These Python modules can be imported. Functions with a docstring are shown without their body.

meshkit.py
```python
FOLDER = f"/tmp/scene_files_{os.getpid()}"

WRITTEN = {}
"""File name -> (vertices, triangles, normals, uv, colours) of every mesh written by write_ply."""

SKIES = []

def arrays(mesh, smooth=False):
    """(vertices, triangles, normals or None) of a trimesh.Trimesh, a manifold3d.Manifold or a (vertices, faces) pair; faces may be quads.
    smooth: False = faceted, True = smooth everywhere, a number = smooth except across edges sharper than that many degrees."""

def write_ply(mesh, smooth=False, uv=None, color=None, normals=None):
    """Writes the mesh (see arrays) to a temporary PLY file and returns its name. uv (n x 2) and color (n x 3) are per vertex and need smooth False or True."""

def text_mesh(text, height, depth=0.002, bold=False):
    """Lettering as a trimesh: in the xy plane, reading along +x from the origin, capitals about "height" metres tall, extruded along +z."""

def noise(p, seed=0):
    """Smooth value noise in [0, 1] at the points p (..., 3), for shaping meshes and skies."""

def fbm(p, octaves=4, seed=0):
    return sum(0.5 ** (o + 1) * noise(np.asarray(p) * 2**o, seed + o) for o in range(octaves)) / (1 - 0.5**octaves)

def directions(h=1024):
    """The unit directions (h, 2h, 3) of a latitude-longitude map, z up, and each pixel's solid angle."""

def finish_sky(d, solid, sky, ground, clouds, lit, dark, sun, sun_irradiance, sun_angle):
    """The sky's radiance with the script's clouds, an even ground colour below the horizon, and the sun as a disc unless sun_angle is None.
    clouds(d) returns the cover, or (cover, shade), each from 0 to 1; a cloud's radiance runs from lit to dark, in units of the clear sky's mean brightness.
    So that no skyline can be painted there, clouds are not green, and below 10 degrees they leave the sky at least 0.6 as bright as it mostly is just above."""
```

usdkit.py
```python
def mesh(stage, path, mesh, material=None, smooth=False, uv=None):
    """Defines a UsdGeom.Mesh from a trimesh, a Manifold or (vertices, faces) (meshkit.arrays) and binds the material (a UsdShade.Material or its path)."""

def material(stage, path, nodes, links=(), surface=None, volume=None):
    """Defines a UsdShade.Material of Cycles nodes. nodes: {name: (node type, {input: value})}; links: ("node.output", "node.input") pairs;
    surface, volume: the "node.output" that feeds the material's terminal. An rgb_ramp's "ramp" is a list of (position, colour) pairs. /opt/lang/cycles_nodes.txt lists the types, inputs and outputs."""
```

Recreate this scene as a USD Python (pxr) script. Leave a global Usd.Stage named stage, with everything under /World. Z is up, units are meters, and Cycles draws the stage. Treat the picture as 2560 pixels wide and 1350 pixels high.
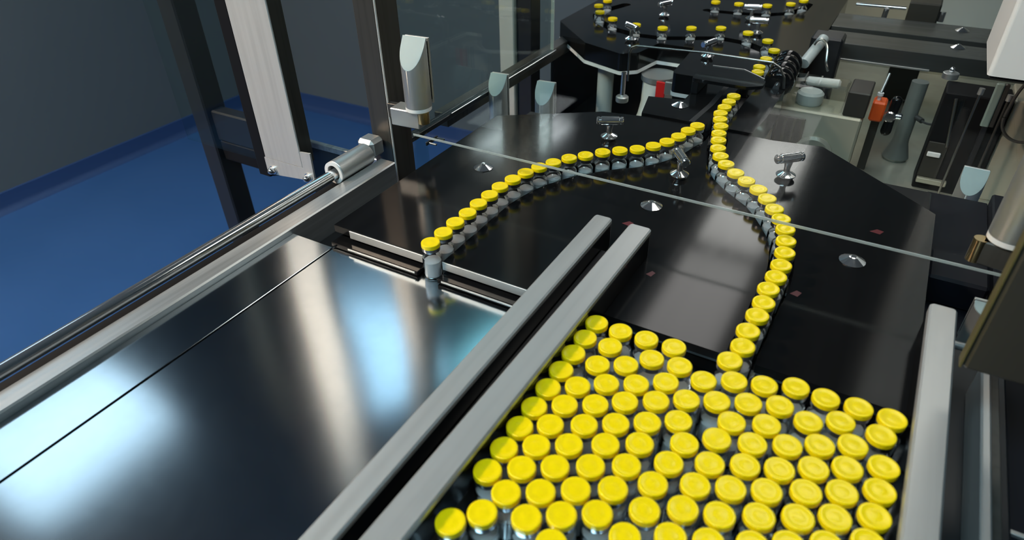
import math, random
import numpy as np, trimesh, shapely
from shapely.geometry import Polygon, LineString, Point, box as sbox
from pxr import Usd, UsdGeom, UsdLux, Gf, Sdf
import usdkit, meshkit

stage = Usd.Stage.CreateInMemory()
UsdGeom.SetStageUpAxis(stage, 'Z'); UsdGeom.SetStageMetersPerUnit(stage, 1.0)
UsdGeom.Xform.Define(stage, '/World'); UsdGeom.Scope.Define(stage, '/World/Looks')

# ------------------------------------------------------------------ camera
cam = UsdGeom.Camera.Define(stage, '/World/camera')
M = [[0.864815, 0.501727, -0.019118], [0.278207, -0.510539, -0.813604], [-0.417967, 0.698298, -0.581106]]
m = np.array(M); C = (0.0, 0.0, 0.416)
mx = Gf.Matrix4d(1.0)
for i, row in enumerate((m[0], -m[1], -m[2])):
    mx.SetRow(i, Gf.Vec4d(*map(float, row), 0.0))
mx.SetRow(3, Gf.Vec4d(*C, 1.0))
cam.AddTransformOp().Set(mx)
cam.CreateHorizontalApertureAttr(36.0); cam.CreateVerticalApertureAttr(36.0 * 1350 / 2560)
cam.CreateFocalLengthAttr(36.0 * 1648.5 / 2560)
cam.CreateFStopAttr(7.0); cam.CreateFocusDistanceAttr(0.86)
cam.CreateClippingRangeAttr(Gf.Vec2f(0.02, 100.0))
cam.CreateExposureAttr(0.0)

# ------------------------------------------------------------------ world light (faint, the room is closed)
dome = UsdLux.DomeLight.Define(stage, '/World/dome_light'); dome.CreateIntensityAttr(0.03); dome.CreateColorAttr(Gf.Vec3f(0.7, 0.85, 1.0))
# lamps: (name, label, centre x, y, z, length, width, turn, colour, radiance)
LAMPS = [
    ('ceiling_light', 'cool ceiling panel light over the aisle behind the viewer', -0.45, -0.70, 1.68, 1.2, 0.6, 0, (0.62, 0.94, 1.06), 13.0),
    ('ceiling_light', 'small warm ceiling spotlight left of the viewer', -1.95, -0.60, 1.68, 0.36, 0.36, 0, (1.0, 0.77, 0.58), 205.0),
    ('ceiling_light', 'pale blue ceiling strip light beyond the glass door', -1.74, 1.80, 1.68, 0.75, 0.36, -38, (0.50, 0.80, 1.0), 2.5),
    ('ceiling_light', 'small teal ceiling light near the back wall', -1.22, 2.02, 1.68, 0.40, 0.45, 0, (0.36, 0.80, 0.92), 2.6),
    ('ceiling_light', 'cool white ceiling panel light by the left wall', -2.58, 0.62, 1.68, 0.64, 0.68, 0, (0.64, 0.86, 1.0), 2.7),
    ('machine_lamp', 'far diffuser lamp hung over the rear of the lanes', -0.252, 1.91, 0.60, 0.172, 0.78, 0, (1.0, 0.99, 0.95), 4.2),
    ('machine_lamp', 'near diffuser lamp hung over the front of the lanes', -0.252, 1.22, 0.60, 0.172, 0.50, 0, (1.0, 0.98, 0.95), 3.0),
    ('machine_lamp', 'wide diffuser lamp hung left of the side glass', -1.07, 1.89, 0.60, 0.24, 0.36, 0, (0.90, 0.96, 1.0), 6.0),
    ('machine_lamp', 'diffuser lamp hung over the white cover at the right', 0.08, 0.92, 0.78, 0.30, 0.30, 0, (1.0, 0.98, 0.88), 5.0),
]

# ------------------------------------------------------------------ helpers
used = {}
def fresh(parent, name):
    k = (parent, name); n = used.get(k, 0); used[k] = n + 1
    return f'{parent}/{name}' + (f'_{n:03d}' if n else '')
def path_of(p): return '/World' if p is None else (p if isinstance(p, str) else str(p.GetPath()))
def data(prim, **kw):
    for k, v in kw.items():
        if v: prim.SetCustomDataByKey(k, v)
    return prim
def thing(name, label, cat, loc=(0, 0, 0), rz=0.0, group=None):
    x = UsdGeom.Xform.Define(stage, fresh('/World', name))
    x.AddTranslateOp().Set(Gf.Vec3d(*map(float, loc))); x.AddRotateZOp().Set(float(rz))
    return data(x.GetPrim(), label=label, category=cat, group=group)
def obj(name, mesh, mat, parent=None, smooth=35, label=None, cat=None, group=None, kind=None):
    if isinstance(mesh, list): mesh = trimesh.util.concatenate(mesh)
    p = usdkit.mesh(stage, fresh(path_of(parent), name), mesh, MAT[mat], smooth=smooth).GetPrim()
    return data(p, label=label, category=cat, group=group, kind=kind)
def struct(name, mesh, mat, label, parent=None):
    return obj(name, mesh, mat, parent, label=label, kind='structure', cat=None)
def dup(root, loc, rz, label, group=None):
    was = root.GetCustomData()
    r = thing(root.GetName().rstrip('0123456789_') if root.GetName()[-3:].isdigit() else root.GetName(), label, was['category'], loc, rz, group or was.get('group'))
    r.GetReferences().AddInternalReference(root.GetPath()); r.SetInstanceable(True)
    return r

def bx(x0, x1, y0, y1, z0, z1, b=0.0006):
    b = min(b, (x1 - x0) * .45, (y1 - y0) * .45, (z1 - z0) * .45)
    if b <= 0: return trimesh.creation.box(bounds=[[x0, y0, z0], [x1, y1, z1]])
    pts = []
    for sx, X in ((1, x0), (-1, x1)):
        for sy, Y in ((1, y0), (-1, y1)):
            for sz, Z in ((1, z0), (-1, z1)):
                pts += [(X, Y + sy * b, Z + sz * b), (X + sx * b, Y, Z + sz * b), (X + sx * b, Y + sy * b, Z)]
    return trimesh.convex.convex_hull(np.array(pts))
def prism(poly, z0, z1):
    out = []
    for g in getattr(poly, 'geoms', [poly]):
        if g.area < 1e-7: continue
        p = trimesh.creation.extrude_polygon(g, z1 - z0, engine='earcut'); p.apply_translation((0, 0, z0)); out.append(p)
    return trimesh.util.concatenate(out)
def lathe(profile, n=40, loc=(0, 0, 0)):
    p = trimesh.creation.revolve(np.array(profile, float), sections=n); p.apply_translation(loc); return p
def orient(mesh, axis, loc=(0, 0, 0)):
    a = np.array(axis, float); a /= np.linalg.norm(a)
    mesh.apply_transform(trimesh.geometry.align_vectors([0, 0, 1], a)); mesh.apply_translation(loc); return mesh
def rod(p, q, r, n=24, b=0.0):
    p, q = np.array(p, float), np.array(q, float); L = np.linalg.norm(q - p); b = min(b, r * .5, L * .4)
    prof = [(0, 0), (r - b, 0), (r, b), (r, L - b), (r - b, L), (0, L)] if b else [(0, 0), (r, 0), (r, L), (0, L)]
    return orient(lathe(prof, n), q - p, p)
def tube(pts, r, n=10):
    pts = np.array(pts, float); out = []
    from scipy.interpolate import CubicSpline
    t = np.r_[0, np.cumsum(np.linalg.norm(np.diff(pts, axis=0), axis=1))]
    f = CubicSpline(t, pts); q = f(np.linspace(0, t[-1], max(12, 8 * len(pts))))
    return trimesh.creation.sweep_polygon(Point(0, 0).buffer(r, quad_segs=max(2, n // 4)), q, engine='earcut')
def bars(pts, r):
    return [rod(a, b, r, 12) for a, b in zip(pts, pts[1:])] + [trimesh.creation.icosphere(2, r).apply_translation(p) for p in pts[1:-1]]

# ------------------------------------------------------------------ materials
def mat(name, nodes, links=(), surface='p.BSDF'):
    return usdkit.material(stage, '/World/Looks/' + name, nodes, links, surface=surface)
def plain(name, col, rough, metal=0.0, **kw):
    return mat(name, {'p': ('principled_bsdf', dict(base_color=col, roughness=rough, metallic=metal, **kw))})
def grained(name, col, rough, metal, stretch, amp=0.1, var=0.12, bump=0.0003, spec=0.5):
    """metal or coated sheet with fine directional grain"""
    lo = tuple(c * (1 - var) for c in col); hi = tuple(min(1, c * (1 + var)) for c in col)
    return mat(name, {
        'c': ('texture_coordinate', {}), 'mp': ('mapping', {'scale': stretch}),
        'n': ('noise_texture', {'scale': 1.0, 'detail': 4.0}), 'r': ('rgb_ramp', {'ramp': [(0.3, lo), (0.7, hi)]}),
        'rr': ('map_range', {'from_min': 0.3, 'from_max': 0.7, 'to_min': max(0.02, rough - amp), 'to_max': rough + amp, 'clamp': True}),
        'b': ('bump', {'strength': 0.25, 'distance': bump}),
        'p': ('principled_bsdf', {'metallic': metal, 'specular_ior_level': spec})},
        [('c.object', 'mp.vector'), ('mp.vector', 'n.vector'), ('n.fac', 'r.fac'), ('r.color', 'p.base_color'),
         ('n.fac', 'rr.value'), ('rr.result', 'p.roughness'), ('n.fac', 'b.height'), ('b.normal', 'p.normal')])
def pane(name, tint, f0, k=0.9, gloss=(1, 1, 1)):
    """clear sheet: see-through, mirror-like at grazing angles (Schlick, the same on both faces)"""
    return mat(name, {'w': ('layer_weight', {'blend': 0.5}), 'q': ('math', {'math_type': 'power', 'value2': 5.0}), 's': ('math', {'math_type': 'multiply_add', 'value2': k, 'value3': f0}),
                      't': ('transparent_bsdf', {'color': tint}), 'g': ('glossy_bsdf', {'roughness': 0.01, 'color': gloss}), 'm': ('mix_closure', {})},
               [('w.facing', 'q.value1'), ('q.value', 's.value1'), ('s.value', 'm.fac'), ('t.BSDF', 'm.closure1'), ('g.BSDF', 'm.closure2')], surface='m.closure')
MAT = {}
MAT['yellow'] = plain('yellow', (0.93, 0.70, 0.002), 0.25, specular_ior_level=0.3)
MAT['crimp'] = plain('crimp', (0.45, 0.45, 0.47), 0.25, 1.0)
MAT['vial_glass'] = plain('vial_glass', (0.97, 0.99, 1.0), 0.0, transmission_weight=1.0, ior=1.5)
MAT['powder'] = plain('powder', (0.93, 0.94, 0.95), 0.7)
MAT['black_plate'] = grained('black_plate', (0.006, 0.006, 0.0065), 0.12, 0.0, (50, 2, 50), amp=0.015, spec=0.40, bump=0.00001)
MAT['black'] = plain('black', (0.010, 0.010, 0.012), 0.35)
MAT['rubber'] = plain('rubber', (0.008, 0.008, 0.009), 0.55, specular_ior_level=0.2)
MAT['brushed'] = grained('brushed', (0.56, 0.57, 0.57), 0.34, 0.8, (120, 4, 120), amp=0.04, var=0.05, bump=0.00001)
MAT['bar_steel'] = grained('bar_steel', (0.52, 0.53, 0.53), 0.38, 0.55, (90, 3, 90), amp=0.04, var=0.05, bump=0.00001)
MAT['brushed_up'] = grained('brushed_up', (0.62, 0.61, 0.59), 0.40, 0.28, (120, 120, 4), amp=0.05, var=0.06, bump=0.00001)
MAT['dark_steel'] = grained('dark_steel', (0.085, 0.080, 0.072), 0.38, 0.5, (120, 120, 4), amp=0.05, var=0.08, bump=0.00001)
MAT['chrome'] = plain('chrome', (0.82, 0.83, 0.85), 0.11, 0.94)
MAT['satin'] = plain('satin', (0.60, 0.61, 0.60), 0.42, 0.85)
MAT['satin_face'] = plain('satin_face', (0.27, 0.37, 0.39), 0.5, 0.1)
MAT['brass'] = plain('brass', (0.55, 0.42, 0.22), 0.25, 1.0)
MAT['white'] = plain('white', (0.88, 0.88, 0.87), 0.35)
MAT['grey_paint'] = plain('grey_paint', (0.50, 0.54, 0.53), 0.4)
MAT['beige'] = grained('beige', (0.44, 0.425, 0.335), 0.35, 0.2, (4, 4, 4), amp=0.05, var=0.08)
MAT['deck'] = grained('deck', (0.56, 0.54, 0.45), 0.22, 0.5, (5, 5, 5), amp=0.06, var=0.1)
MAT['dark_frame'] = plain('dark_frame', (0.018, 0.019, 0.022), 0.35)
MAT['navy'] = plain('navy', (0.008, 0.009, 0.014), 0.5, specular_ior_level=0.15)
MAT['brown_dark'] = plain('brown_dark', (0.035, 0.032, 0.026), 0.5)
MAT['orange'] = plain('orange', (0.95, 0.12, 0.015), 0.4)
MAT['red'] = plain('red', (0.75, 0.02, 0.02), 0.4)
MAT['red_mark'] = plain('red_mark', (0.10, 0.008, 0.014), 0.4)
MAT['lane_grey'] = grained('lane_grey', (0.050, 0.052, 0.050), 0.30, 0.0, (3, 40, 40), amp=0.04, spec=0.8, bump=0.00001)
MAT['grid_dark'] = plain('grid_dark', (0.022, 0.020, 0.010), 0.3)
MAT['grid_bar'] = plain('grid_bar', (0.05, 0.046, 0.022), 0.35)
MAT['tube_grey'] = plain('tube_grey', (0.25, 0.27, 0.25), 0.3, 0.3)
MAT['olive_edge'] = plain('olive_edge', (0.10, 0.085, 0.03), 0.5)
MAT['green_strip'] = plain('green_strip', (0.26, 0.34, 0.31), 0.3)
MAT['cable'] = plain('cable', (0.05, 0.05, 0.048), 0.5)
MAT['wire'] = plain('wire', (0.42, 0.42, 0.40), 0.3, 1.0)
MAT['guard_glass'] = pane('guard_glass', (0.985, 0.993, 0.99), 0.0015, 0.06)
MAT['glass_edge'] = plain('glass_edge', (0.72, 0.80, 0.79), 0.08, transmission_weight=0.6, ior=1.5)
MAT['side_glass'] = pane('side_glass', (0.87, 0.93, 0.915), 0.02, 0.5)
MAT['clear_plastic'] = pane('clear_plastic', (0.92, 0.93, 0.91), 0.04)
MAT['bed_steel'] = mat('bed_steel', {
    'c': ('texture_coordinate', {}), 'n': ('noise_texture', {'scale': 3.0, 'detail': 0.0}),
    'n2': ('noise_texture', {'scale': 60.0, 'detail': 3.0}), 'b': ('bump', {'strength': 1.0, 'distance': 0.008}),
    'r': ('map_range', {'from_min': 0.3, 'from_max': 0.7, 'to_min': 0.145, 'to_max': 0.155, 'clamp': True}),
    'p': ('principled_bsdf', {'metallic': 1.0, 'base_color': (0.48, 0.55, 0.60)})},
    [('c.object', 'n.vector'), ('c.object', 'n2.vector'), ('n.fac', 'b.height'), ('b.normal', 'p.normal'), ('n2.fac', 'r.value'), ('r.result', 'p.roughness')])
def painted(name, a, b, scale, rough):
    return mat(name, {'c': ('texture_coordinate', {}), 'n': ('noise_texture', {'scale': scale, 'detail': 3.0}), 'r': ('rgb_ramp', {'ramp': [(0.35, a), (0.65, b)]}),
                      'p': ('principled_bsdf', {'roughness': rough})}, [('c.object', 'n.vector'), ('n.fac', 'r.fac'), ('r.color', 'p.base_color')])
MAT['wall'] = painted('wall', (0.088, 0.125, 0.150), (0.096, 0.133, 0.158), 1.2, 0.6)
MAT['floor'] = painted('floor', (0.026, 0.098, 0.29), (0.030, 0.106, 0.31), 3.0, 0.4)
MAT['coving'] = plain('coving', (0.020, 0.060, 0.19), 0.45)
MAT['ceiling'] = plain('ceiling', (0.11, 0.16, 0.19), 0.6)

# ------------------------------------------------------------------ room
X0, X1, Y0, Y1, ZF, ZC = -2.95, 2.4, -2.6, 2.35, -0.90, 1.72
struct('floor', bx(X0, X1, Y0, Y1, ZF - 0.1, ZF, 0), 'floor', 'blue vinyl floor of the clean room')
struct('wall_left', bx(X0 - 0.1, X0, Y0, Y1 + 0.1, ZF, ZC, 0), 'wall', 'grey green clean room wall on the left')
struct('wall_back', bx(X0, X1, Y1, Y1 + 0.1, ZF, ZC, 0), 'wall', 'grey green clean room wall behind the machine')
struct('wall_right', bx(X1, X1 + 0.1, Y0, Y1 + 0.1, ZF, ZC, 0), 'wall', 'grey green clean room wall on the right')
struct('wall_front', bx(X0, X1, Y0 - 0.1, Y0, ZF, ZC, 0), 'wall', 'grey green clean room wall behind the viewer')
struct('ceiling', bx(X0, X1, Y0, Y1, ZC, ZC + 0.1, 0), 'ceiling', 'grey clean room ceiling')
def coving(pts):
    return prism(Polygon(pts), 0, 1)
cv = prism(Polygon([(0, 0), (0.035, 0), (0.02, 0.008), (0.010, 0.025), (0.006, 0.075), (0, 0.078)]), 0, 1)
c1 = cv.copy(); c1.apply_transform(np.array([[1, 0, 0, X0], [0, 0, (Y1 - Y0), Y0], [0, 1, 0, ZF], [0, 0, 0, 1.]])); c1.fix_normals()
struct('baseboard_left', c1, 'coving', 'dark blue coved skirting along the left wall')
c2 = cv.copy(); c2.apply_transform(np.array([[0, 0, (X1 - X0), X0], [-1, 0, 0, Y1], [0, 1, 0, ZF], [0, 0, 0, 1.]])); c2.fix_normals()
struct('baseboard_back', c2, 'coving', 'dark blue coved skirting along the back wall')
for k, (nm, lb, xc, yc, z, lx, ly, turn, col, rad) in enumerate(LAMPS):
    mname = f'lamp_glow_{k}'
    MAT[mname] = mat(mname, {'e': ('emission', {'color': col, 'strength': rad})}, surface='e.emission')
    t = thing(nm, lb, 'light', (xc, yc, z), turn)
    hx, hy = lx / 2, ly / 2
    fr = sbox(-hx - .025, -hy - .025, hx + .025, hy + .025).difference(sbox(-hx, -hy, hx, hy))
    obj('frame', prism(fr, -0.006, 0.039), 'white', t)
    obj('diffuser', bx(-hx, hx, -hy, hy, 0.0, 0.02, 0), mname, t)
    if z < 1.5:
        obj('backing', bx(-hx - .024, hx + .024, -hy - .024, hy + .024, 0.0395, 0.045, 0.001), 'white', t)
        for q in (-1, 1): obj('hanger', rod((0, q * hy * .7, 0.0455), (0, q * hy * .7, ZC - z - 0.001), 0.006), 'chrome', t)

# ------------------------------------------------------------------ steel transfer bed
Z_P0, Z_P1 = 0.0125, 0.0215          # black guide plates
t = thing('steel_bed', 'polished stainless transfer bed that carries the vials', 'steel bed')
obj('sheet', bx(-0.5010, -0.2060, -0.30, 0.470, -0.004, 0.0, 0.0004), 'bed_steel', t)
obj('sheet', bx(-0.5655, -0.5035, -0.30, 0.4400, -0.004, 0.0, 0.0004), 'bed_steel', t)
obj('sheet', bx(-0.2040, 0.0860, -0.30, 0.470, -0.004, 0.0, 0.0004), 'bed_steel', t)
t = thing('base_cabinet', 'black cabinet base under the transfer bed and guide plates', 'cabinet')
obj('body', bx(-0.5120, 0.16, -0.30, 0.60, -0.89, -0.006, 0.002), 'dark_frame', t)
obj('side_body', bx(-0.5640, -0.5125, -0.30, 0.650, -0.89, -0.0300, 0.002), 'rubber', t)
obj('sheet_ledge', bx(-0.5640, -0.5125, -0.30, 0.438, -0.0295, -0.0045, 0.001), 'dark_frame', t)
obj('lane_support', bx(-0.505, 0.085, 0.605, 0.915, -0.89, -0.006, 0.002), 'black', t)

# ------------------------------------------------------------------ black guide plates with the two vial slots
XC = -0.2115
QL= [(-0.3679, 0.4509), (-0.3677, 0.4741), (-0.3683, 0.4974), (-0.3674, 0.5206), (-0.3681, 0.5441), (-0.3674, 0.5672), (-0.3673, 0.5905), (-0.3632, 0.6138), (-0.358, 0.6363), (-0.3505, 0.6575), (-0.3404, 0.6767), (-0.3285, 0.6975), (-0.3134, 0.7143), (-0.2978, 0.7333), (-0.2803, 0.7486), (-0.2619, 0.763), (-0.2469, 0.782), (-0.2355, 0.8025), (-0.2274, 0.8257), (-0.222, 0.8501), (-0.2159, 0.8717)]
QR= [(-0.0502, 0.4248), (-0.0454, 0.4467), (-0.0465, 0.4686), (-0.0446, 0.4936), (-0.0439, 0.514), (-0.0449, 0.5373), (-0.043, 0.5599), (-0.0428, 0.5818), (-0.0443, 0.6059), (-0.0478, 0.6286), (-0.0534, 0.652), (-0.0612, 0.6699), (-0.0724, 0.6891), (-0.0847, 0.709), (-0.0985, 0.7262), (-0.1158, 0.7405), (-0.1323, 0.755), (-0.1489, 0.773), (-0.1612, 0.7921), (-0.1705, 0.8139), (-0.1769, 0.8384), (-0.1826, 0.8602), (-0.1869, 0.8853), (-0.1945, 0.9083), (-0.2, 0.9301), (-0.2012, 0.9551), (-0.2014, 0.9798), (-0.2012, 1.0056)]
RING= [(-0.1949, 1.1305), (-0.1987, 1.1577), (-0.1983, 1.2049), (-0.1964, 1.2583), (-0.2194, 1.3111), (-0.264, 1.3466), (-0.3191, 1.356), (-0.3706, 1.3307), (-0.4209, 1.306), (-0.4764, 1.3042), (-0.5355, 1.325), (-0.581, 1.3626), (-0.6052, 1.4106), (-0.6047, 1.458), (-0.3854, 1.5507), (-0.3356, 1.5551), (-0.2778, 1.5676), (-0.2358, 1.6029), (-0.2166, 1.643)]
ROWS=[
  [(-0.1639, 0.4158), (-0.1413, 0.4154), (-0.1185, 0.4169), (-0.0949, 0.4184)] ,
  [(-0.1644, 0.3931), (-0.1416, 0.3936), (-0.1061, 0.3963), (-0.0835, 0.399)] ,
  [(-0.1651, 0.3711), (-0.1419, 0.3687), (-0.1217, 0.3794), (-0.0871, 0.3765), (-0.062, 0.3924), (-0.0411, 0.4035), (-0.0195, 0.4101), (0.0021, 0.4198), (0.024, 0.4186), (0.0467, 0.4204), (0.0693, 0.4201)] ,
  [(-0.1651, 0.3485), (-0.1456, 0.3391), (-0.1271, 0.3525), (-0.1066, 0.3633), (-0.0673, 0.3664), (-0.0468, 0.3759), (-0.0257, 0.3856), (-0.0045, 0.3942), (0.0168, 0.3882), (0.0372, 0.3996), (0.0641, 0.4002)] ,
  [(-0.165, 0.326), (-0.1457, 0.3165), (-0.1256, 0.3282), (-0.1072, 0.3417), (-0.0869, 0.3539), (-0.0658, 0.343), (-0.0316, 0.3608), (-0.0088, 0.3705), (0.0082, 0.3583), (0.0278, 0.3696), (0.0479, 0.3809)] ,
  [(-0.167, 0.3031), (-0.1466, 0.294), (-0.1245, 0.3059), (-0.1048, 0.3182), (-0.0851, 0.3305), (-0.0553, 0.3248), (-0.0366, 0.3401), (-0.0135, 0.3481), (0.0077, 0.3349), (0.0276, 0.3469), (0.0474, 0.3583), (0.0685, 0.3711)] ,
  [(-0.1676, 0.2811), (-0.146, 0.272), (-0.1261, 0.284), (-0.1037, 0.2969), (-0.0828, 0.3094), (-0.0593, 0.3033), (-0.0347, 0.3165), (-0.0133, 0.3268), (0.0042, 0.313), (0.0267, 0.3249), (0.0471, 0.336), (0.0683, 0.3491)] ,
  [(-0.1674, 0.2584), (-0.1462, 0.2504), (-0.1261, 0.2622), (-0.1051, 0.2747), (-0.0838, 0.2871), (-0.0628, 0.2817), (-0.038, 0.2946), (-0.0169, 0.3036), (0.0043, 0.2915), (0.0259, 0.3027), (0.0461, 0.314), (0.0675, 0.3271)] ,
  [(-0.1679, 0.2365), (-0.1449, 0.2277), (-0.1252, 0.2395), (-0.1057, 0.2526), (-0.0845, 0.2652), (-0.0604, 0.26), (-0.0394, 0.2732), (-0.0177, 0.2802), (0.0057, 0.2694), (0.0249, 0.2803), (0.0449, 0.2915), (0.0663, 0.3053)] ,
  [(-0.1698, 0.1927), (-0.1516, 0.206), (-0.124, 0.2179), (-0.1054, 0.2308), (-0.0858, 0.243), (-0.0643, 0.2364), (-0.0398, 0.2503), (-0.0181, 0.2581)] ,
  [(-0.102, 0.2099)] ,
]
LANE = [(-0.2014, 1.03), (-0.2005, 1.085), (-0.1975, 1.1305)]
pathL = LineString([(-0.3690, 0.40)] + QL + [(-0.2105, 0.895), (-0.2030, 0.925), (-0.2014, 0.96)])
pathR = LineString([(-0.0560, 0.40)] + QR + LANE)
HW = 0.0122
slots = shapely.union_all([pathL.buffer(HW, quad_segs=8), pathR.buffer(HW, quad_segs=8)])
hexa = Polygon([(-0.509, 0.4530), (0.0862, 0.4530), (0.0862, 0.800), (-0.0560, 0.928), (-0.120, 0.918), (-0.300, 0.918), (-0.372, 0.905), (-0.427, 0.868), (-0.509, 0.815)])
pieces = sorted([g for g in hexa.difference(slots).geoms if g.area > 2e-3], key=lambda g: g.centroid.x)
NM = ['left', 'middle', 'right']
LB = ['black guide plate left of the left vial slot, with a pointed rear corner', 'black guide plate between the two vial slots, under the ends of the twin bars', 'black guide plate right of the right vial slot, with a slanted rear edge']
for k, g in enumerate(pieces[:3]):
    t = thing('guide_plate', LB[k], 'guide plate', group='black guide plates')
    obj('top_plate', prism(g.buffer(-0.0004).simplify(0.0002), Z_P0, Z_P1), 'black_plate', t, smooth=30)
    low = g.intersection(sbox(-1, 0.462, 1, 2)).buffer(-0.002)
    obj('lower_guide', prism(low, 0.0006, Z_P0), 'black', t, smooth=30)
    if k < 2:
        xa, xb = ((-0.4845, -0.3815) if k == 0 else (-0.3560, -0.2420))
        obj('edge_strip', bx(xa, xb, 0.4516, 0.4531, Z_P0 - 0.0012, Z_P1 - 0.0005, 0.0002), 'satin', t, label='bare bright metal front edge')
        obj('front_lip', bx(xa - (0.02 if k == 0 else 0), xb, 0.4400, 0.4610, 0.0010, 0.0068, 0.0008), 'black_plate', t)
        obj('lip_edge', bx(xa + 0.006, xb - .003, 0.4390, 0.4399, 0.0042, 0.0062, 0.0001), 'satin', t, label='bright line along the lower lip')
    for i, (mx_, my_, w) in enumerate([(-0.214, 0.615, .006), (0.032, 0.728, .007), (-0.157, 0.535, .004), (-0.023, 0.571, .005)]):
        if g.contains(Point(mx_, my_)):
            obj('red_mark', prism(Polygon([(mx_ - w, my_ - .002), (mx_ + w * .5, my_ - .004), (mx_ + w, my_ + .004), (mx_, my_ + .006)]), Z_P1, Z_P1 + 0.0001), 'red_mark', t)
# rear block of the lane, past the guide plates
blk = Polygon([(-0.315, 0.921), (-0.150, 0.921), (-0.145, 0.985), (-0.145, 1.115), (-0.275, 1.115), (-0.275, 1.0), (-0.330, 0.99)]).difference(slots)
t = thing('lane_block', 'black block on both sides of the lane feeding the slots', 'guide block')
obj('body', prism(blk, -0.02, 0.0245), 'black_plate', t, smooth=30)
obj('belt', bx(-0.2135, -0.1895, 0.90, 1.115, -0.022, 0.0004, 0.0005), 'black', t)
obj('wear_strip', prism(LineString([(-0.263, 0.735), (-0.240, 0.90), (-0.232, 1.0), (-0.232, 1.11)]).buffer(0.004, cap_style='flat'), 0.02145, 0.0248).slice_plane([0, 0.922, 0], [0, 1, 0], cap=True), 'dark_frame', t)

# ------------------------------------------------------------------ twin bar divider and rails
def bar_mesh(x0, x1, y0, y1, z0, z1, r=0.004):
    c = sbox(x0, y0, x1, y1).buffer(-r).buffer(r, quad_segs=6)
    lo, hi = prism(c, z0, z1 - 0.0015), None
    c2 = c.buffer(-0.0015)
    a = np.array(c.exterior.coords)[:-1]; b = np.array(c2.exterior.coords)[:-1]
    pts = np.vstack([np.c_[a, np.full(len(a), z0)], np.c_[a, np.full(len(a), z1 - 0.0015)], np.c_[b, np.full(len(b), z1)]])
    return trimesh.convex.convex_hull(pts)
ZB0, ZB1 = 0.0222, 0.0540
def turned(mesh, deg, px, py):
    mesh.apply_transform(trimesh.transformations.rotation_matrix(math.radians(deg), [0, 0, 1], [px, py, 0])); return mesh
t = thing('twin_bar_divider', 'pair of parallel grey steel bars dividing the empty bed from the vials', 'divider rail')
obj('bar', bar_mesh(-0.2340, -0.2140, -0.25, 0.568, ZB1 - 0.005, ZB1), 'bar_steel', t)
obj('bar_core', bar_mesh(-0.2337, -0.2143, -0.25, 0.5676, ZB0, ZB1 - 0.0051), 'black_plate', t, label='glossy black lower half of the bar')
obj('bar', turned(bar_mesh(-0.1945, -0.1705, -0.25, 0.568, ZB1 - 0.005, ZB1), -1.0, -0.182, 0.568), 'bar_steel', t)
obj('bar_core', turned(bar_mesh(-0.1942, -0.1708, -0.25, 0.5676, ZB0, ZB1 - 0.0051), -1.0, -0.182, 0.568), 'black_plate', t, label='glossy black lower half of the bar')
obj('spacer', bx(-0.2138, -0.2030, -0.25, 0.540, 0.0222, 0.030, 0.0004), 'black', t)
obj('side_wall', bx(-0.2320, -0.2150, -0.25, 0.4515, 0.0003, 0.0221, 0.0003), 'dark_steel', t)
obj('side_wall', turned(bx(-0.1930, -0.1725, -0.25, 0.4515, 0.0003, 0.0221, 0.0003), -1.0, -0.182, 0.568), 'dark_steel', t)
t = thing('side_rail', 'wide grey steel rail along the right edge of the vials', 'rail')
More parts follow.
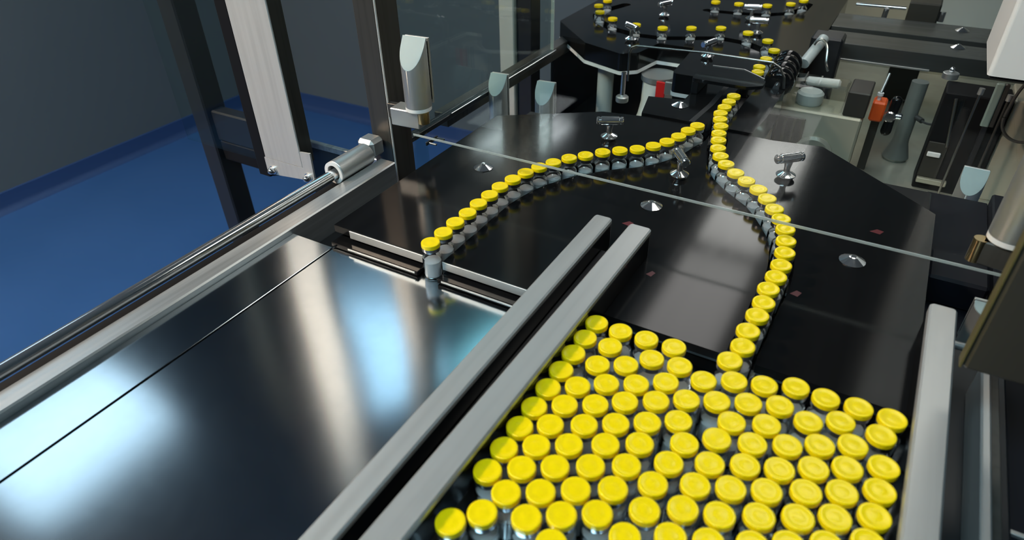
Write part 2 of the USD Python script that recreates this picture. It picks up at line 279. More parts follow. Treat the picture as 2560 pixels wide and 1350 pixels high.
obj('rail', turned(bar_mesh(0.0825, 0.1035, -0.25, 0.568, 0.0450, 0.0540), -0.5, 0.09, 0.568), 'bar_steel', t)
obj('rail_core', turned(bar_mesh(0.0829, 0.1031, -0.25, 0.5676, 0.0003, 0.0449), -0.5, 0.09, 0.568), 'black_plate', t, label='glossy black lower part of the rail')
obj('tie_bar', rod((0.105, 0.5500, 0.030), (0.150, 0.5500, 0.030), 0.0035), 'brushed', t)
t = thing('outer_rail', 'narrow grey steel rail outside the wide right rail', 'rail')
obj('rail', bar_mesh(0.1290, 0.1360, -0.25, 0.535, -0.005, 0.030, 0.002), 'bar_steel', t)
obj('rear_face', bx(0.1362, 0.1440, -0.25, 0.533, -0.005, 0.022, 0.0005), 'dark_steel', t)
t = thing('machine_rail', 'long square stainless rail along the left edge of the bed', 'rail')
obj('beam', bx(-0.5925, -0.5660, -0.30, 0.6370, -0.035, 0.0080, 0.0016), 'brushed', t)
obj('under_strip', bx(-0.6180, -0.5930, -0.30, 0.6200, -0.034, -0.0020, 0.001), 'rubber', t, label='black strip beside the rail')
t = thing('door_rod', 'round polished rod beside the stainless rail, ending in a grey sleeve', 'rod')
RX, RZ = -0.6060, 0.0150
obj('rod', rod((RX, -0.30, RZ), (RX, 0.575, RZ), 0.0070, 32), 'chrome', t)
sl = orient(lathe([(0.0100, 0), (0.0150, 0), (0.0155, 0.0006), (0.0155, 0.063), (0.0150, 0.0635), (0, 0.0635), (0, 0.03), (0.0100, 0.03), (0.0100, 0)], 40), (0, 1, 0), (RX, 0.5600, RZ + .002))
s = obj('sleeve', sl, 'satin', t)
obj('ring', orient(lathe([(0.0104, 0), (0.0153, 0), (0.0153, 0.002), (0.0104, 0.002), (0.0104, 0)], 40), (0, 1, 0), (RX, 0.5575, RZ + .002)), 'white', s, label='pale ring at the mouth of the sleeve')
obj('bracket', bx(RX - .0170, RX + .0120, 0.6240, 0.652, 0.0085, 0.0360, 0.005), 'satin', t, label='pale chamfered mounting block')

# ------------------------------------------------------------------ posts, door and side glass on the left
t = thing('corner_post', 'dark stainless corner post with a bright edge, behind the rail end', 'post')
obj('post', bx(-0.6225, -0.5830, 0.6560, 0.702, -0.89, 1.0, 0.0035), 'dark_steel', t)
obj('edge_trim', rod((-0.5836, 0.6566, -0.3), (-0.5836, 0.6566, 1.0), 0.0014, 10), 'brushed_up', t)
t = thing('glass_door', 'open machine door with a wide stainless stile and black gasket', 'door', (0, 0, 0))
obj('stile', bx(-0.8120, -0.7320, 0.6150, 0.6180, -0.031, 0.95, 0.0008), 'brushed_up', t)
obj('side_profile', bx(-0.8110, -0.7325, 0.6182, 0.642, -0.030, 0.95, 0.001), 'dark_steel', t)
obj('gasket', bar_mesh(-0.8380, -0.8122, 0.6160, 0.640, -0.066, 0.95, 0.003), 'rubber', t)
br = Polygon([(-0.814, -0.060), (-0.7115, -0.0490), (-0.7105, -0.003), (-0.7315, -0.005), (-0.7315, -0.0312), (-0.814, -0.0312)])
bm = prism(br, 0, 0.003); bm.apply_transform(np.array([[1, 0, 0, 0], [0, 0, 1, 0.6150], [0, 1, 0, 0], [0, 0, 0, 1.]])); bm.fix_normals()
bk = obj('bracket', bm, 'brushed_up', t)
for xx, zz in ((-0.7995, -0.0500), (-0.7230, -0.0445)):
    obj('acorn_nut', [orient(lathe([(0, 0), (0.007, 0), (0.007, 0.002), (0.0058, 0.002), (0.0058, 0.005), (0.0045, 0.0085), (0.002, 0.0105), (0, 0.011)], 12), (0, -1, 0), (xx, 0.6149, zz))], 'chrome', bk)
obj('bottom_rail', bx(-0.7750, -0.6235, 0.664, 0.672, -0.0240, -0.0140, 0.001), 'brushed', t)
obj('kick_panel', bx(-0.7750, -0.6235, 0.666, 0.671, -0.30, -0.0245, 0.0005), 'dark_frame', t)
obj('pane', bx(-1.0200, -0.8385, 0.628, 0.634, -0.050, 0.95, 0.0005), 'side_glass', t)
t = thing('frame_post', 'dark frame post left of the door, standing on the blue floor', 'post')
obj('post', bx(-1.2250, -1.1780, 0.780, 0.83, -0.895, 0.95, 0.003), 'dark_frame', t)
obj('cross_beam', bx(-1.1775, -0.990, 0.790, 0.82, -0.150, -0.085, 0.003), 'dark_frame', t)
obj('end_knob', orient(lathe([(0, 0), (0.020, 0), (0.022, 0.004), (0.022, 0.030), (0.016, 0.042), (0, 0.043)], 8), (1, 0, 0), (-1.055, 0.800, -0.178)), 'rubber', t)
obj('knob_arm', bx(-1.1775, -1.056, 0.792, 0.81, -0.195, -0.1505, 0.003), 'rubber', t)
t = thing('side_glass', 'clear vertical glass pane along the left side of the machine', 'glass pane')
obj('pane', bx(-0.6100, -0.6040, 0.7040, 1.190, 0.0050, 1.0, 0.0004), 'side_glass', t)
obj('bottom_channel', bx(-0.6150, -0.5990, 0.7040, 1.190, -0.003, 0.0049, 0.0006), 'dark_frame', t)
obj('pane_edge', bx(-0.6105, -0.6035, 1.1905, 1.1925, 0.0051, 1.0, 0.0003), 'glass_edge', t)
obj('top_line', bx(-0.5988, -0.5970, 0.82, 1.19, 0.0050, 0.0070, 0.0003), 'chrome', t)
t = thing('rear_post', 'pale grey square post seen through the side glass', 'post')
obj('post', bx(-0.7300, -0.6950, 1.190, 1.23, -0.89, 1.0, 0.002), 'grey_paint', t)
obj('dark_face', bx(-0.6940, -0.6600, 1.200, 1.24, -0.89, 1.0, 0.001), 'dark_frame', t)
t = thing('lower_skirt', 'dark navy skirt sheet below the stainless beam, behind the pale grey support tube', 'sheet')
obj('sheet', bx(-0.6400, -0.6320, 1.250, 1.93, -0.890, -0.0315, 0.001), 'navy', t)
t = thing('rear_beam', 'flat stainless beam running back along the side glass', 'beam')
obj('beam', bx(-0.6480, -0.6200, 0.84, 1.42, -0.030, -0.0060, 0.0015), 'dark_steel', t)

# ------------------------------------------------------------------ guard glass and its clamps
GZ = 0.068
ZD = -0.165                      # lower deck
t = thing('guard_glass', 'flat clear glass guard lying above the black plates', 'glass guard')
obj('pane', bx(-0.5120, 0.1500, 0.6172, 1.030, GZ - 0.0016, GZ + 0.0016, 0.0004), 'guard_glass', t)
obj('front_edge', bx(-0.5120, 0.1500, 0.6160, 0.6171, GZ - 0.0015, GZ + 0.0015, 0.0003), 'glass_edge', t)
t = thing('support_glass', 'small upright clear glass strip under the left corner of the guard glass', 'glass pane')
obj('pane', bx(-0.5160, -0.5120, 0.6190, 0.645, 0.0100, GZ - 0.0025, 0.0004), 'side_glass', t)
for q in (0.650, 0.668): obj('clip', bx(-0.5150, -0.5030, q, q + 0.003, 0.040, 0.0425, 0.0004), 'chrome', t, label='short bright clip')
obj('clip_bar', bx(-0.5172, -0.5152, 0.6460, 0.672, 0.039, 0.044, 0.0004), 'dark_frame', t)
def clamp(name, label, loc, rz, r=0.0165, L=0.100, mirror=1, slant=0.034, collar=True, group=None):
    """half-round aluminium clamp with a slanted top, z=0 at its lower end"""
    t = thing(name, label, 'glass clamp', loc, rz, group)
    a = np.linspace(math.pi, 2 * math.pi, 21)
    half = [(r, 0.006), *[(r * math.cos(q), r * math.sin(q)) for q in a[::-1]], (-r, 0.006)]
    p = trimesh.creation.extrude_polygon(Polygon(half).simplify(0), L + slant + .01, engine='earcut')
    # slanted cut: high at the flat back (y=+), low at the round front
    n = np.array([0, -slant, -(r + 0.006)]); n = n / np.linalg.norm(n)
    n = np.array([0, slant, -(r + .006)]); n /= np.linalg.norm(n)
    p = p.slice_plane([0, 0.006, L + slant], n, cap=True)
    obj('body', p, 'satin', t)
    a2 = [(x * .985, y) for x, y in half]
    face = Polygon(a2); f = trimesh.creation.extrude_polygon(face, 0.0008, engine='earcut')
    v = f.vertices.copy(); v[:, 2] += L + slant + (v[:, 1] - 0.006) * slant / (r + 0.006) + 0.0001; f.vertices = v
    obj('slant_face', f, 'satin_face', t)
    obj('gasket', bx(-r * .98, r * .98, 0.0062, 0.0095, 0.008, L + slant - .004, 0.0004), 'rubber', t)
    obj('back_plate', bx(-r, r, 0.0097, 0.0135, 0.002, L + slant, 0.0006), 'satin', t)
    if collar:
        obj('collar', lathe([(0, -0.006), (r * .95, -0.006), (r * 1.0, -0.005), (r * 1.0, -0.0005), (0, -0.0005)], 32), 'white', t)
    return t
t = clamp('glass_clamp', 'tall half-round aluminium clamp at the left front corner of the guard glass', (-0.5270, 0.6520, 0.0920), 4, r=0.0172, L=0.050, slant=0.036)
obj('block', bx(-0.0400, 0.0045, -0.010, 0.016, -0.030, -0.0062, 0.0012), 'satin', t)
obj('neck', bx(-0.0555, -0.0402, 0.006, 0.015, -0.028, -0.0080, 0.0005), 'dark_steel', t)
obj('pin', rod((0.0095, -0.005, -0.0210), (0.0095, -0.005, -0.0062), 0.0078, 24), 'brass', t, label='brownish polished pin under the clamp')
t = clamp('glass_clamp', 'large half-round aluminium clamp at the right end of the guard glass', (0.1275, 0.6300, 0.1010), -10, r=0.0178, L=0.120, slant=0.030)
obj('block', bx(-0.018, 0.05, -0.014, 0.014, -0.029, -0.0062, 0.0012), 'dark_steel', t)
obj('pin', rod((-0.019, -0.009, -0.0285), (-0.019, -0.009, -0.0062), 0.0062, 24), 'brass', t, label='brownish polished pin under the clamp')
clamp('glass_clamp', 'small half-round clamp seen through the glass beside the pale rear post', (-0.5840, 0.9420, ZD + .0005), 4, r=0.0158, L=0.166, slant=0.032, collar=False)
clamp('glass_clamp', 'small half-round clamp behind the rear corner of the left guide plate', (-0.5180, 0.990, ZD + .0005), 4, r=0.0168, L=0.145, slant=0.034, collar=False)
t = clamp('glass_clamp', 'half-round clamp with a pale cut top beside the right guide plate', (0.1390, 1.045, ZD + .0005), -3, r=0.0160, L=0.111, slant=0.032, collar=False)
t = clamp('foot_clamp', 'white rounded clamp half hidden behind the dark brown panel', (0.143, 0.655, -0.040), 0, r=0.0130, L=0.045, slant=0.004, collar=False)

# ------------------------------------------------------------------ conical screws, T knobs
def conical_screw(label, x, y, z=Z_P1, first=[]):
    if first: return dup(first[0], (x, y, z), random.uniform(0, 60), label)
    t = thing('conical_screw', label, 'screw', (x, y, z), 0, 'chrome conical screws on the black plates'); first.append(t)
    c = lathe([(0, 0.0), (0.0124, 0.0), (0.0129, 0.0006), (0.0042, 0.0054), (0.0030, 0.0058), (0, 0.0058)], 18)
    obj('cone', c, 'chrome', t, smooth=8)
    obj('tip', lathe([(0, 0.0059), (0.0028, 0.0059), (0.0022, 0.0064), (0, 0.0065)], 16), 'chrome', t)
    return t
random.seed(3)
conical_screw('chrome conical screw on the left plate beside the glass edge', -0.4335, 0.6570)
conical_screw('chrome conical screw on the middle plate beyond the twin bar ends', -0.2045, 0.6660)
conical_screw('chrome conical screw on the right plate beside the slot queue', 0.0165, 0.6560)
conical_screw('chrome conical screw on the rear lane block', -0.2730, 0.9750, 0.0246)
def t_knob(label, x, y, z, rz, first=[]):
    if first: return dup(first[0], (x, y, z), rz, label)
    t = thing('t_handle_knob', label, 'knob', (x, y, z), rz, 'chrome T-handle knobs'); first.append(t)
    obj('base', lathe([(0, 0), (0.0085, 0), (0.0120, 0.0045), (0.0118, 0.0055), (0.0045, 0.0095), (0, 0.0095)], 28), 'chrome', t)
    obj('stem', lathe([(0, 0.0095), (0.0040, 0.0095), (0.0036, 0.014), (0.0050, 0.022), (0, 0.022)], 20), 'chrome', t)
    h = lathe([(0, -0.0185), (0.0045, -0.0185), (0.0058, -0.0172), (0.0058, -0.0150), (0.0050, -0.0142), (0.0050, -0.0128), (0.0060, -0.0120), (0.0060, 0.0120), (0.0050, 0.0128), (0.0050, 0.0142), (0.0058, 0.0150), (0.0058, 0.0172), (0.0045, 0.0185), (0, 0.0185)], 24)
    obj('cross_handle', orient(h, (1, 0, 0), (0, 0, 0.0278)), 'chrome', t)
    return t
t_knob('chrome T-handle knob on the left guide plate', -0.3232, 0.8153, Z_P1, 26)
t_knob('chrome T-handle knob on the right guide plate', -0.0821, 0.8107, Z_P1, 42)
t_knob('chrome T-handle knob tilted toward the viewer on the middle guide plate', -0.1995, 0.7507, Z_P1, -55)
ZT = 0.0216
t_knob('chrome T-handle knob on the front left corner of the starwheel table', -0.4690, 1.2620, ZT, -35)
t_knob('chrome T-handle knob at the front of the starwheel table above the bent wire', -0.3050, 1.2250, ZT, 70)
t_knob('chrome T-handle knob with an upright stem at the centre of the starwheel', -0.4700, 1.4590, ZT, 60)
t_knob('nearer of two chrome T-handle knobs behind the infeed ring', -0.2600, 1.4100, ZT, 12)
t_knob('farther of two chrome T-handle knobs behind the infeed ring', -0.2960, 1.5100, ZT, 12)

# ------------------------------------------------------------------ starwheel table, wheel, feed screw, wire
ring1 = LineString([(-0.1975, 1.1305)] + RING[1:14] + [(-0.585, 1.52)])
ring2 = LineString([(-0.40, 1.553)] + RING[14:] + [(-0.215, 1.70)])
groove = ring1.buffer(0.0122).union(ring2.buffer(0.0122))
tab = Polygon([(-0.660, 1.330), (-0.545, 1.212), (-0.455, 1.178), (-0.428, 1.200), (-0.415, 1.272), (-0.345, 1.272), (-0.335, 1.120), (-0.187, 1.120), (-0.187, 1.285), (-0.140, 1.300), (-0.140, 1.425), (-0.140, 1.80), (-0.660, 1.80)]).buffer(-0.01).buffer(0.01)
t = thing('starwheel_table', 'black rear table with a ring groove for vials', 'table')
obj('top', prism(tab.difference(groove), -0.012, ZT), 'black_plate', t, smooth=30)
obj('underplate', prism(tab.buffer(0.0008), -0.0190, -0.0125), 'white', t, label='pale metal plate under the black top')
obj('groove_floor', prism(groove.intersection(tab), -0.0122, 0.0003), 'black', t)
for nm, lab, x, y, z1, r0, r1 in (('support_tube', 'pale grey support tube under the left end of the starwheel table', -0.510, 1.245, -0.0182, 0.0165, 0.0165),):
    t = thing(nm, lab, 'tube', (x, y, -0.165)); obj('tube', lathe([(0, 0), (r0, 0), (r0, z1 + 0.165), (0, z1 + 0.165)], 32), 'grey_paint', t)
t = thing('motor_cover', 'pale grey flared cover with a red tag under the starwheel table', 'cover', (-0.395, 1.235, -0.165))
obj('body', lathe([(0, 0), (0.048, 0), (0.046, 0.02), (0.034, 0.060), (0.030, 0.085), (0.030, 0.130), (0, 0.130)], 40), 'white', t)
obj('collar', lathe([(0, 0.130), (0.034, 0.130), (0.034, 0.140), (0, 0.140)], 40), 'satin', t)
obj('red_tag', bx(0.008, 0.026, -0.0365, -0.0325, 0.092, 0.138, 0.001), 'red', t, label='red tag')
obj('grey_plate', bx(0.0265, 0.052, -0.042, -0.0365, 0.118, 0.142, 0.001), 'satin', t, label='grey angled plate')
pr_ = [(0, 0)]
for k in range(4):
    z = 0.002 + k * 0.033
    pr_ += [(0.0140, z)] + [(0.0150 + 0.0090 * math.sin(a), z + 0.0155 - 0.0135 * math.cos(a)) for a in np.linspace(0.15, math.pi - 0.15, 11)] + [(0.0140, z + 0.031)]
pr_ += [(0.012, 0.136), (0, 0.136)]
t = thing('feed_screw', 'black ribbed feed screw beside the infeed lane', 'feed screw', (-0.1600, 1.128, 0.0260))
obj('screw', orient(lathe(pr_, 40), (-0.06, 1, 0)), 'black_plate', t, smooth=60)
obj('shaft', orient(lathe([(0, -0.016), (0.005, -0.016), (0.005, 0.150), (0, 0.150)], 16), (-0.06, 1, 0)), 'chrome', t)
t = thing('bent_wire_guard', 'thin bent steel wire arching in front of the starwheel table', 'wire')
W = [(-0.410, 1.105, 0.0), (-0.411, 1.105, 0.052), (-0.407, 1.105, 0.060), (-0.398, 1.105, 0.064), (-0.275, 1.105, 0.069), (-0.170, 1.105, 0.068), (-0.158, 1.105, 0.062), (-0.149, 1.105, 0.048), (-0.146, 1.105, 0.030)]
obj('wire', bars(W, 0.0018), 'wire', t)
t = thing('levelling_foot', 'chrome levelling bolt with a round foot under the starwheel table corner', 'bolt', (-0.4350, 1.150, -0.058))
obj('foot', lathe([(0, 0), (0.0115, 0), (0.0120, 0.001), (0.0120, 0.009), (0.0100, 0.011), (0, 0.011)], 28), 'satin', t)
obj('bolt', lathe([(0, 0.011), (0.0045, 0.011), (0.0045, 0.056), (0, 0.056)], 16), 'chrome', t)
t = thing('lane_cover', 'black cover with a rounded corner over the lane below the feed screw', 'cover')
cvp = Polygon([(-0.276, 1.030), (-0.1880, 1.030), (-0.1690, 1.045), (-0.1690, 1.066), (-0.1840, 1.0840), (-0.2120, 1.1060), (-0.262, 1.1030), (-0.276, 1.095)]).buffer(-0.008).buffer(0.008)
obj('roof', prism(cvp, 0.0450, 0.0500), 'black_plate', t, smooth=40)
edge = LineString([(-0.262, 1.1030), (-0.2120, 1.1060), (-0.1900, 1.0890), (-0.1740, 1.0760)]).buffer(0.0010)
obj('lip', prism(edge, 0.0501, 0.0510), 'satin', t, label='bright upper lip')
obj('side_wall', bx(-0.275, -0.264, 1.032, 1.093, 0.0250, 0.0449, 0.001), 'black', t)

# ------------------------------------------------------------------ right rear: cross lane, deck, drive box, posts
struct_d = thing('rear_deck', 'beige stainless lower deck behind the guide plates', 'deck')
obj('sheet', bx(-0.330, 0.300, 0.93, 1.935, ZD - 0.01, ZD, 0.002), 'deck', struct_d)
obj('dark_sheet', bx(-0.612, -0.3305, 0.918, 1.935, ZD - 0.01, ZD, 0.002), 'rubber', struct_d, label='dark left half of the deck')
obj('skirt', bx(-0.555, 0.295, 0.935, 1.93, -0.89, ZD - 0.0105, 0.002), 'dark_frame', struct_d)
t = thing('rear_screen', 'beige stainless wall of the machine standing behind the cross lane', 'machine wall')
obj('sheet', bx(-0.300, 0.420, 1.940, 1.95, -0.175, 0.26, 0.002), 'beige', t)
obj('window', bx(0.050, 0.185, 1.935, 1.9395, -0.05, 0.255, 0.001), 'grey_paint', t, label='pale grey green inset panel')
t = thing('cross_lane', 'pair of black plates carrying a lane to the right', 'guide plate')
obj('plate', bx(-0.1395, 0.205, 1.430, 1.512, -0.010, ZT, 0.0008), 'lane_grey', t)
obj('plate', bx(-0.1395, 0.205, 1.545, 1.655, -0.010, ZT, 0.0008), 'lane_grey', t)
obj('lane_floor', bx(-0.1395, 0.205, 1.5122, 1.5448, -0.008, 0.0003, 0), 'black', t)
obj('trim_strip', bx(-0.128, 0.055, 1.4270, 1.4298, -0.0100, -0.0065, 0.0005), 'satin', t, label='thin bright lower trim')
for x, y, lb in ((0.0900, 1.493, 'low chrome cap bolt on the nearer plate of the cross lane'), (0.0940, 1.617, 'low chrome cap bolt on the farther plate of the cross lane')):
    conical_screw(lb, x, y, ZT)
t = thing('rear_t_bar', 'long chrome T bar standing behind the cross lane', 'bar', (-0.0540, 1.690, -0.005))
obj('stem', rod((0, 0, 0), (0.002, 0, 0.0365), 0.0055, 20), 'chrome', t)
obj('cross_bar', rod((-0.060, 0, 0.0400), (0.038, 0.002, 0.0405), 0.0040, 20), 'chrome', t)
t = thing('dark_block', 'dark block with a chrome bolt behind the right part of the cross lane', 'block', (0.018, 1.720, ZD))
obj('block', bx(-0.030, 0.030, -0.03, 0.03, 0, 0.215, 0.003), 'brown_dark', t)
obj('bolt', rod((0.036, -0.02, 0.180), (0.036, -0.02, 0.200), 0.006), 'chrome', t)
t = thing('flared_tube', 'grey standing tube with a flared conical foot on the deck', 'tube', (0.046, 1.375, ZD))
obj('tube', lathe([(0, 0.0), (0.020, 0.0), (0.0235, 0.006), (0.0150, 0.034), (0.0140, 0.042), (0.0140, 0.152), (0, 0.152)], 40), 'tube_grey', t)
obj('hose_fitting', rod((0.012, -0.015, 0.092), (0.022, -0.030, 0.092), 0.0045), 'cable', t)
obj('hose', tube([(0.022, -0.030, 0.092), (0.034, -0.045, 0.094), (0.048, -0.060, 0.105), (0.055, -0.072, 0.125)], 0.0020), 'cable', t)
t = thing('clamping_lever', 'black two-lobed clamping lever with a chrome hub', 'lever', (0.0165, 1.262, -0.042))
lv = trimesh.convex.convex_hull(np.vstack([trimesh.creation.icosphere(2, 0.0088).apply_translation((0.001, 0, 0.026)).vertices, trimesh.creation.icosphere(2, 0.0078).apply_translation((0, 0, 0.004)).vertices]))
lw = trimesh.convex.convex_hull(np.vstack([trimesh.creation.icosphere(2, 0.0088).apply_translation((-0.001, 0, -0.028)).vertices, trimesh.creation.icosphere(2, 0.0078).apply_translation((0, 0, -0.004)).vertices]))
obj('lobe', lv, 'black_plate', t); obj('lobe', lw, 'black_plate', t)
obj('hub', rod((-0.0095, 0.001, -0.001), (0.017, -0.001, 0.001), 0.0055, 24, 0.002), 'chrome', t)
obj('hub_ring', rod((-0.002, -0.011, 0), (-0.002, 0.0, 0), 0.0095, 24, 0.002), 'chrome', t)
t = thing('orange_sensor', 'orange red box beside the black clamping lever', 'sensor')
obj('box', bx(-0.0175, 0.0045, 1.262, 1.295, -0.0580, -0.0230, 0.003), 'orange', t)
obj('plug', lathe([(0, 0), (0.003, 0), (0.003, 0.006), (0.005, 0.008), (0.005, 0.013), (0, 0.013)], 16, (-0.010, 1.275, -0.0230)), 'white', t, label='pale plug on top')
obj('rod', rod((-0.010, 1.275, -0.010), (-0.006, 1.29, 0.020), 0.0022), 'satin', t)
obj('arm', bx(-0.012, 0.002, 1.2955, 1.312, ZD + .001, -0.0300, 0.001), 'brown_dark', t)
t = thing('drive_box', 'beige stainless drive housing with a clear hood behind the right plate', 'housing')
obj('body', bx(-0.160, -0.024, 1.175, 1.250, ZD, -0.026, 0.003), 'beige', t)
gp = obj('grid_panel', bx(-0.1585, -0.1080, 1.1710, 1.1749, -0.160, -0.040, 0.001), 'grid_dark', t, label='dark recessed grid panel')
for k in range(4):
    obj('grid_bar', bx(-0.1560 + k * 0.0145, -0.1525 + k * 0.0145, 1.1690, 1.1709, -0.158, -0.042, 0.0006), 'grid_bar', gp)
obj('side_block', bx(-0.056, -0.022, 1.18, 1.25, -0.0258, 0.016, 0.002), 'brown_dark', t, label='dark block beside the hood')
obj('dial', orient(lathe([(0, 0), (0.030, 0), (0.032, 0.002), (0.032, 0.005), (0.027, 0.009), (0, 0.010)], 40), (0.0, -1, 0.0), (-0.085, 1.1745, -0.098)), 'deck', t)
hub = obj('hub', orient(lathe([(0, 0), (0.007, 0), (0.007, 0.012), (0.005, 0.014), (0, 0.014)], 20), (0.0, -1, 0.0), (-0.088, 1.164, -0.092)), 'chrome', t)
obj('hood', bx(-0.152, -0.058, 1.180, 1.248, -0.0258, 0.014, 0.004), 'clear_plastic', t, label='clear plastic hood')
obj('hood_core', lathe([(0, 0), (0.020, 0), (0.022, 0.004), (0.022, 0.018), (0.018, 0.022), (0, 0.022)], 28, (-0.115, 1.214, -0.0258)), 'grey_paint', t)
obj('roller', rod((-0.132, 1.262, -0.004), (-0.075, 1.262, -0.002), 0.008, 24, 0.003), 'white', t, label='white roller behind the hood')
t = thing('air_nozzle', 'grey nozzle tube with a clear bent hose above the drive housing', 'nozzle')
obj('tube', rod((-0.144, 1.270, 0.022), (-0.128, 1.338, 0.050), 0.0095), 'grey_paint', t)
obj('holder', bx(-0.150, -0.095, 1.340, 1.390, ZD + .001, 0.052, 0.004), 'dark_frame', t)
obj('hose', tube([(-0.138, 1.300, 0.048), (-0.126, 1.302, 0.058), (-0.116, 1.296, 0.050), (-0.110, 1.285, 0.030), (-0.102, 1.28, 0.012)], 0.0026), 'wire', t)
t = thing('rear_cabinet', 'black upright cabinet at the right behind the right clamp', 'cabinet')
obj('body', bx(0.0830, 0.178, 1.265, 1.33, ZD, 0.0100, 0.002), 'rubber', t)
obj('inset', bx(0.0850, 0.1150, 1.2610, 1.2648, -0.140, -0.075, 0.001), 'brown_dark', t, label='olive brown recess')
obj('ledge', bx(0.0860, 0.1320, 1.2550, 1.2648, -0.150, -0.141, 0.001), 'beige', t, label='pale ledge')
obj('plate', bx(0.0880, 0.1080, 1.2560, 1.2608, -0.100, -0.092, 0.001), 'white', t, label='small pale plate')
obj('tube', rod((0.0995, 1.258, 0.004), (0.1118, 1.256, -0.078), 0.0025), 'wire', t)
obj('tube_sleeve', rod((0.1085, 1.258, 0.004), (0.1110, 1.257, -0.030), 0.0050), 'clear_plastic', t)
t = thing('cap_bolt', 'round grey cap bolt under the right end of the cross lane', 'bolt', (0.0850, 1.340, 0.0105))
obj('cap', lathe([(0, 0), (0.0125, 0), (0.0125, 0.009), (0.011, 0.010), (0, 0.010)], 28), 'satin', t)
obj('head', trimesh.creation.icosphere(2, 0.0048).apply_translation((0, 0, 0.0145)), 'chrome', t)
for k, (xa, za, xb, zb) in enumerate([(0.1266, 0.022, 0.1240, -0.158), (0.1659, 0.018, 0.1640, -0.158)]):
    t = thing('guide_rod', ['thin grey rod standing in front of the black cabinet', 'thin dark rod at the right side of the black cabinet'][k], 'rod')
    obj('rod', rod((xa, 1.240, za), (xb, 1.235, zb), 0.0019), ['wire', 'dark_steel'][k], t)
    obj('cap', rod((xa, 1.240, za), (xa + 0.0004, 1.2405, za + 0.010), 0.0042), 'satin', t)
t = thing('sight_tube', 'pale green rounded strip on the right of the black cabinet', 'strip')
obj('strip', bar_mesh(0.1440, 0.1560, 1.247, 1.256, -0.030, 0.0400, 0.003), 'green_strip', t)
obj('edge', bar_mesh(0.1562, 0.1625, 1.249, 1.257, -0.030, 0.0400, 0.001), 'dark_steel', t)
obj('foot', bx(0.1480, 0.1560, 1.249, 1.256, ZD, -0.0302, 0.001), 'dark_frame', t)
t = thing('hose_loop', 'dark hose hanging in a loop at the right edge', 'hose')
obj('hose', tube([(0.1800, 1.235, 0.055), (0.1735, 1.235, 0.036), (0.1699, 1.235, 0.006), (0.1705, 1.235, -0.017), (0.1792, 1.235, -0.032), (0.1935, 1.235, -0.0405), (0.215, 1.235, -0.036)], 0.0024), 'cable', t)
t = thing('beige_column', 'beige column behind the hose at the right edge', 'column')
obj('column', bx(0.1800, 0.300, 1.27, 1.36, ZD, 0.0110, 0.002), 'beige', t)
t = thing('white_cover', 'white plastic machine cover hanging at the upper right', 'cover')
obj('shell', bar_mesh(0.1065, 0.42, 1.050, 1.22, 0.1080, 0.56, 0.006), 'white', t)
obj('rim', bx(0.110, 0.418, 1.054, 1.216, 0.1030, 0.1078, 0.001), 'dark_frame', t)
t = thing('machine_flap', 'dark brown panel corner close to the viewer at the right edge', 'panel')
obj('panel', bx(0.098, 0.290, 0.445, 0.458, 0.0850, 0.42, 0.003), 'brown_dark', t)
obj('edge', bx(0.0965, 0.0979, 0.4455, 0.4575, 0.0855, 0.42, 0.0003), 'olive_edge', t, label='dull olive edge')
t = thing('side_tray', 'dark navy tray at the lower right outside the rails', 'tray')
obj('tray', bx(0.1605, 0.60, -0.3, 1.0, -0.060, -0.030, 0.002), 'navy', t)
obj('inner_tray', bx(0.0870, 0.160, 0.601, 1.0, -0.060, -0.045, 0.001), 'navy', t)
obj('trim', bx(0.165, 0.30, 0.420, 0.424, -0.0299, -0.026, 0.0005), 'satin', t)
obj('pocket', bx(0.0920, 0.150, 0.720, 0.780, -0.0448, -0.010, 0.003), 'navy', t)

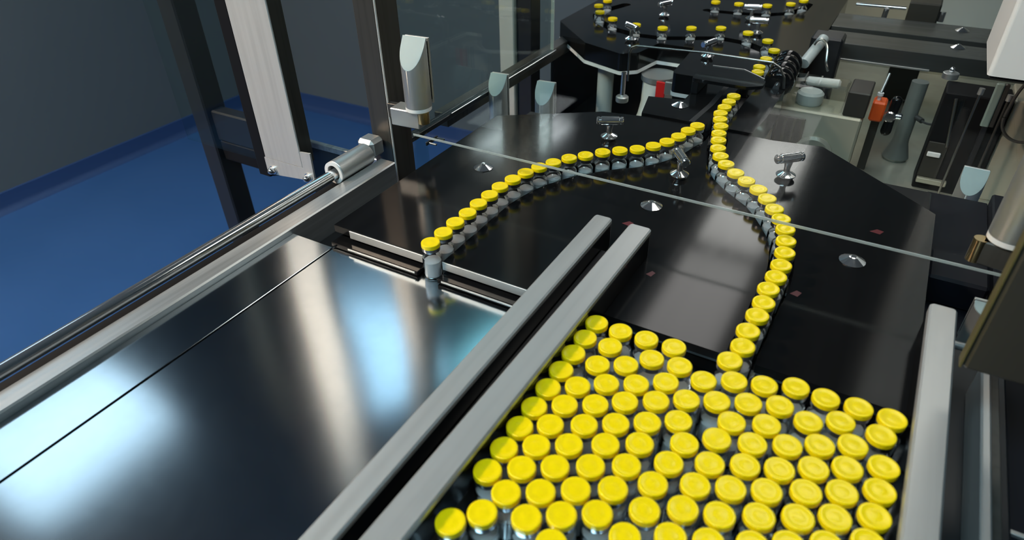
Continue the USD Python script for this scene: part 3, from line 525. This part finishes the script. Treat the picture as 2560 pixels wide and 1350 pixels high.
# ------------------------------------------------------------------ vials
def make_vial(label, loc, group):
    t = thing('vial', label, 'vial', loc, 0, group)
    R = 0.0104
    wall = [(0, 0.0), (R - 0.0012, 0.0), (R - 0.0003, 0.0005), (R, 0.0015), (R, 0.0240), (R - 0.0006, 0.0262), (R - 0.0024, 0.0286), (0.0068, 0.0302), (0.0064, 0.0315), (0.0064, 0.0335),
            (0.0052, 0.0335), (0.0052, 0.0312), (0.0058, 0.0296), (R - 0.0034, 0.0278), (R - 0.0016, 0.0256), (R - 0.0011, 0.0240), (R - 0.0011, 0.0030), (R - 0.0020, 0.0018), (0, 0.0014)]
    obj('bottle', lathe(wall, 28), 'vial_glass', t, smooth=40)
    obj('contents', lathe([(0, 0.0020), (R - 0.0026, 0.0022), (R - 0.0014, 0.0034), (R - 0.0014, 0.0205), (R - 0.003, 0.0212), (0, 0.0206)], 24), 'powder', t)
    obj('crimp_ring', lathe([(0.0066, 0.0336), (0.0094, 0.0336), (0.0096, 0.0342), (0.0096, 0.0378), (0.0, 0.0378)], 28), 'crimp', t)
    r = 0.0100
    obj('flip_cap', lathe([(0, 0.0379), (r - 0.0004, 0.0379), (r, 0.0383), (r, 0.0420), (r - 0.0002, 0.0426), (r - 0.0008, 0.0430), (r - 0.0022, 0.04295), (r - 0.0034, 0.0426), (0.0042, 0.0425), (0.0038, 0.04275), (0, 0.0428)], 40), 'yellow', t, smooth=50)
    return t
ORD = ['first', 'second', 'third', 'fourth', 'fifth', 'sixth', 'seventh', 'eighth', 'ninth', 'tenth', 'eleventh', 'twelfth', 'thirteenth', 'fourteenth', 'fifteenth', 'sixteenth', 'seventeenth', 'eighteenth', 'nineteenth', 'twentieth', 'twenty-first', 'twenty-second', 'twenty-third', 'twenty-fourth', 'twenty-fifth', 'twenty-sixth', 'twenty-seventh', 'twenty-eighth']
spots = []
for i, p in enumerate(QL):
    spots.append((p, 'yellow-capped vial at the open front end of the left slot' if i == 0 else f'yellow-capped vial in the left slot queue, {ORD[i]} from its open front end', 'vials queued in the left slot'))
for i, p in enumerate(QR):
    spots.append((p, 'yellow-capped vial entering the right slot from the packed bed' if i == 0 else f'yellow-capped vial in the right slot queue, {ORD[i]} from its front mouth', 'vials queued in the right slot'))
for r, row in enumerate(ROWS):
    for i, p in enumerate(row):
        spots.append((p, f'yellow-capped vial on the steel bed, {ORD[i]} from the twin bars, {ORD[r]} row from the plates', 'vials packed on the steel bed'))
P = np.array([s[0] for s in spots])
for _ in range(60):                                   # keep neighbours from touching
    D = P[:, None] - P[None]; L = np.linalg.norm(D, axis=2) + np.eye(len(P))
    push = np.where((L < 0.0210)[..., None], D / L[..., None] * ((0.0210 - L) / 2)[..., None], 0); P = P + push.sum(1)
    P[49:, 0] = np.clip(P[49:, 0], -0.1648, 0.0760)
for i, p in enumerate(RING):
    if i < 14: lb = f'yellow-capped vial on the starwheel ring, {ORD[i]} counted from the lane'
    else: lb = f'yellow-capped vial on the far ring behind the starwheel, {ORD[i - 14]} from its left end'
    spots.append((p, lb, 'vials carried round the starwheel'))
P = np.vstack([P, np.array(RING)])
v0 = make_vial(spots[0][1], (*P[0], 0.0003), spots[0][2])
for p, (_, lb, g) in zip(P[1:], spots[1:]):
    dup(v0, (float(p[0]), float(p[1]), 0.0003), random.uniform(0, 360), lb, g)
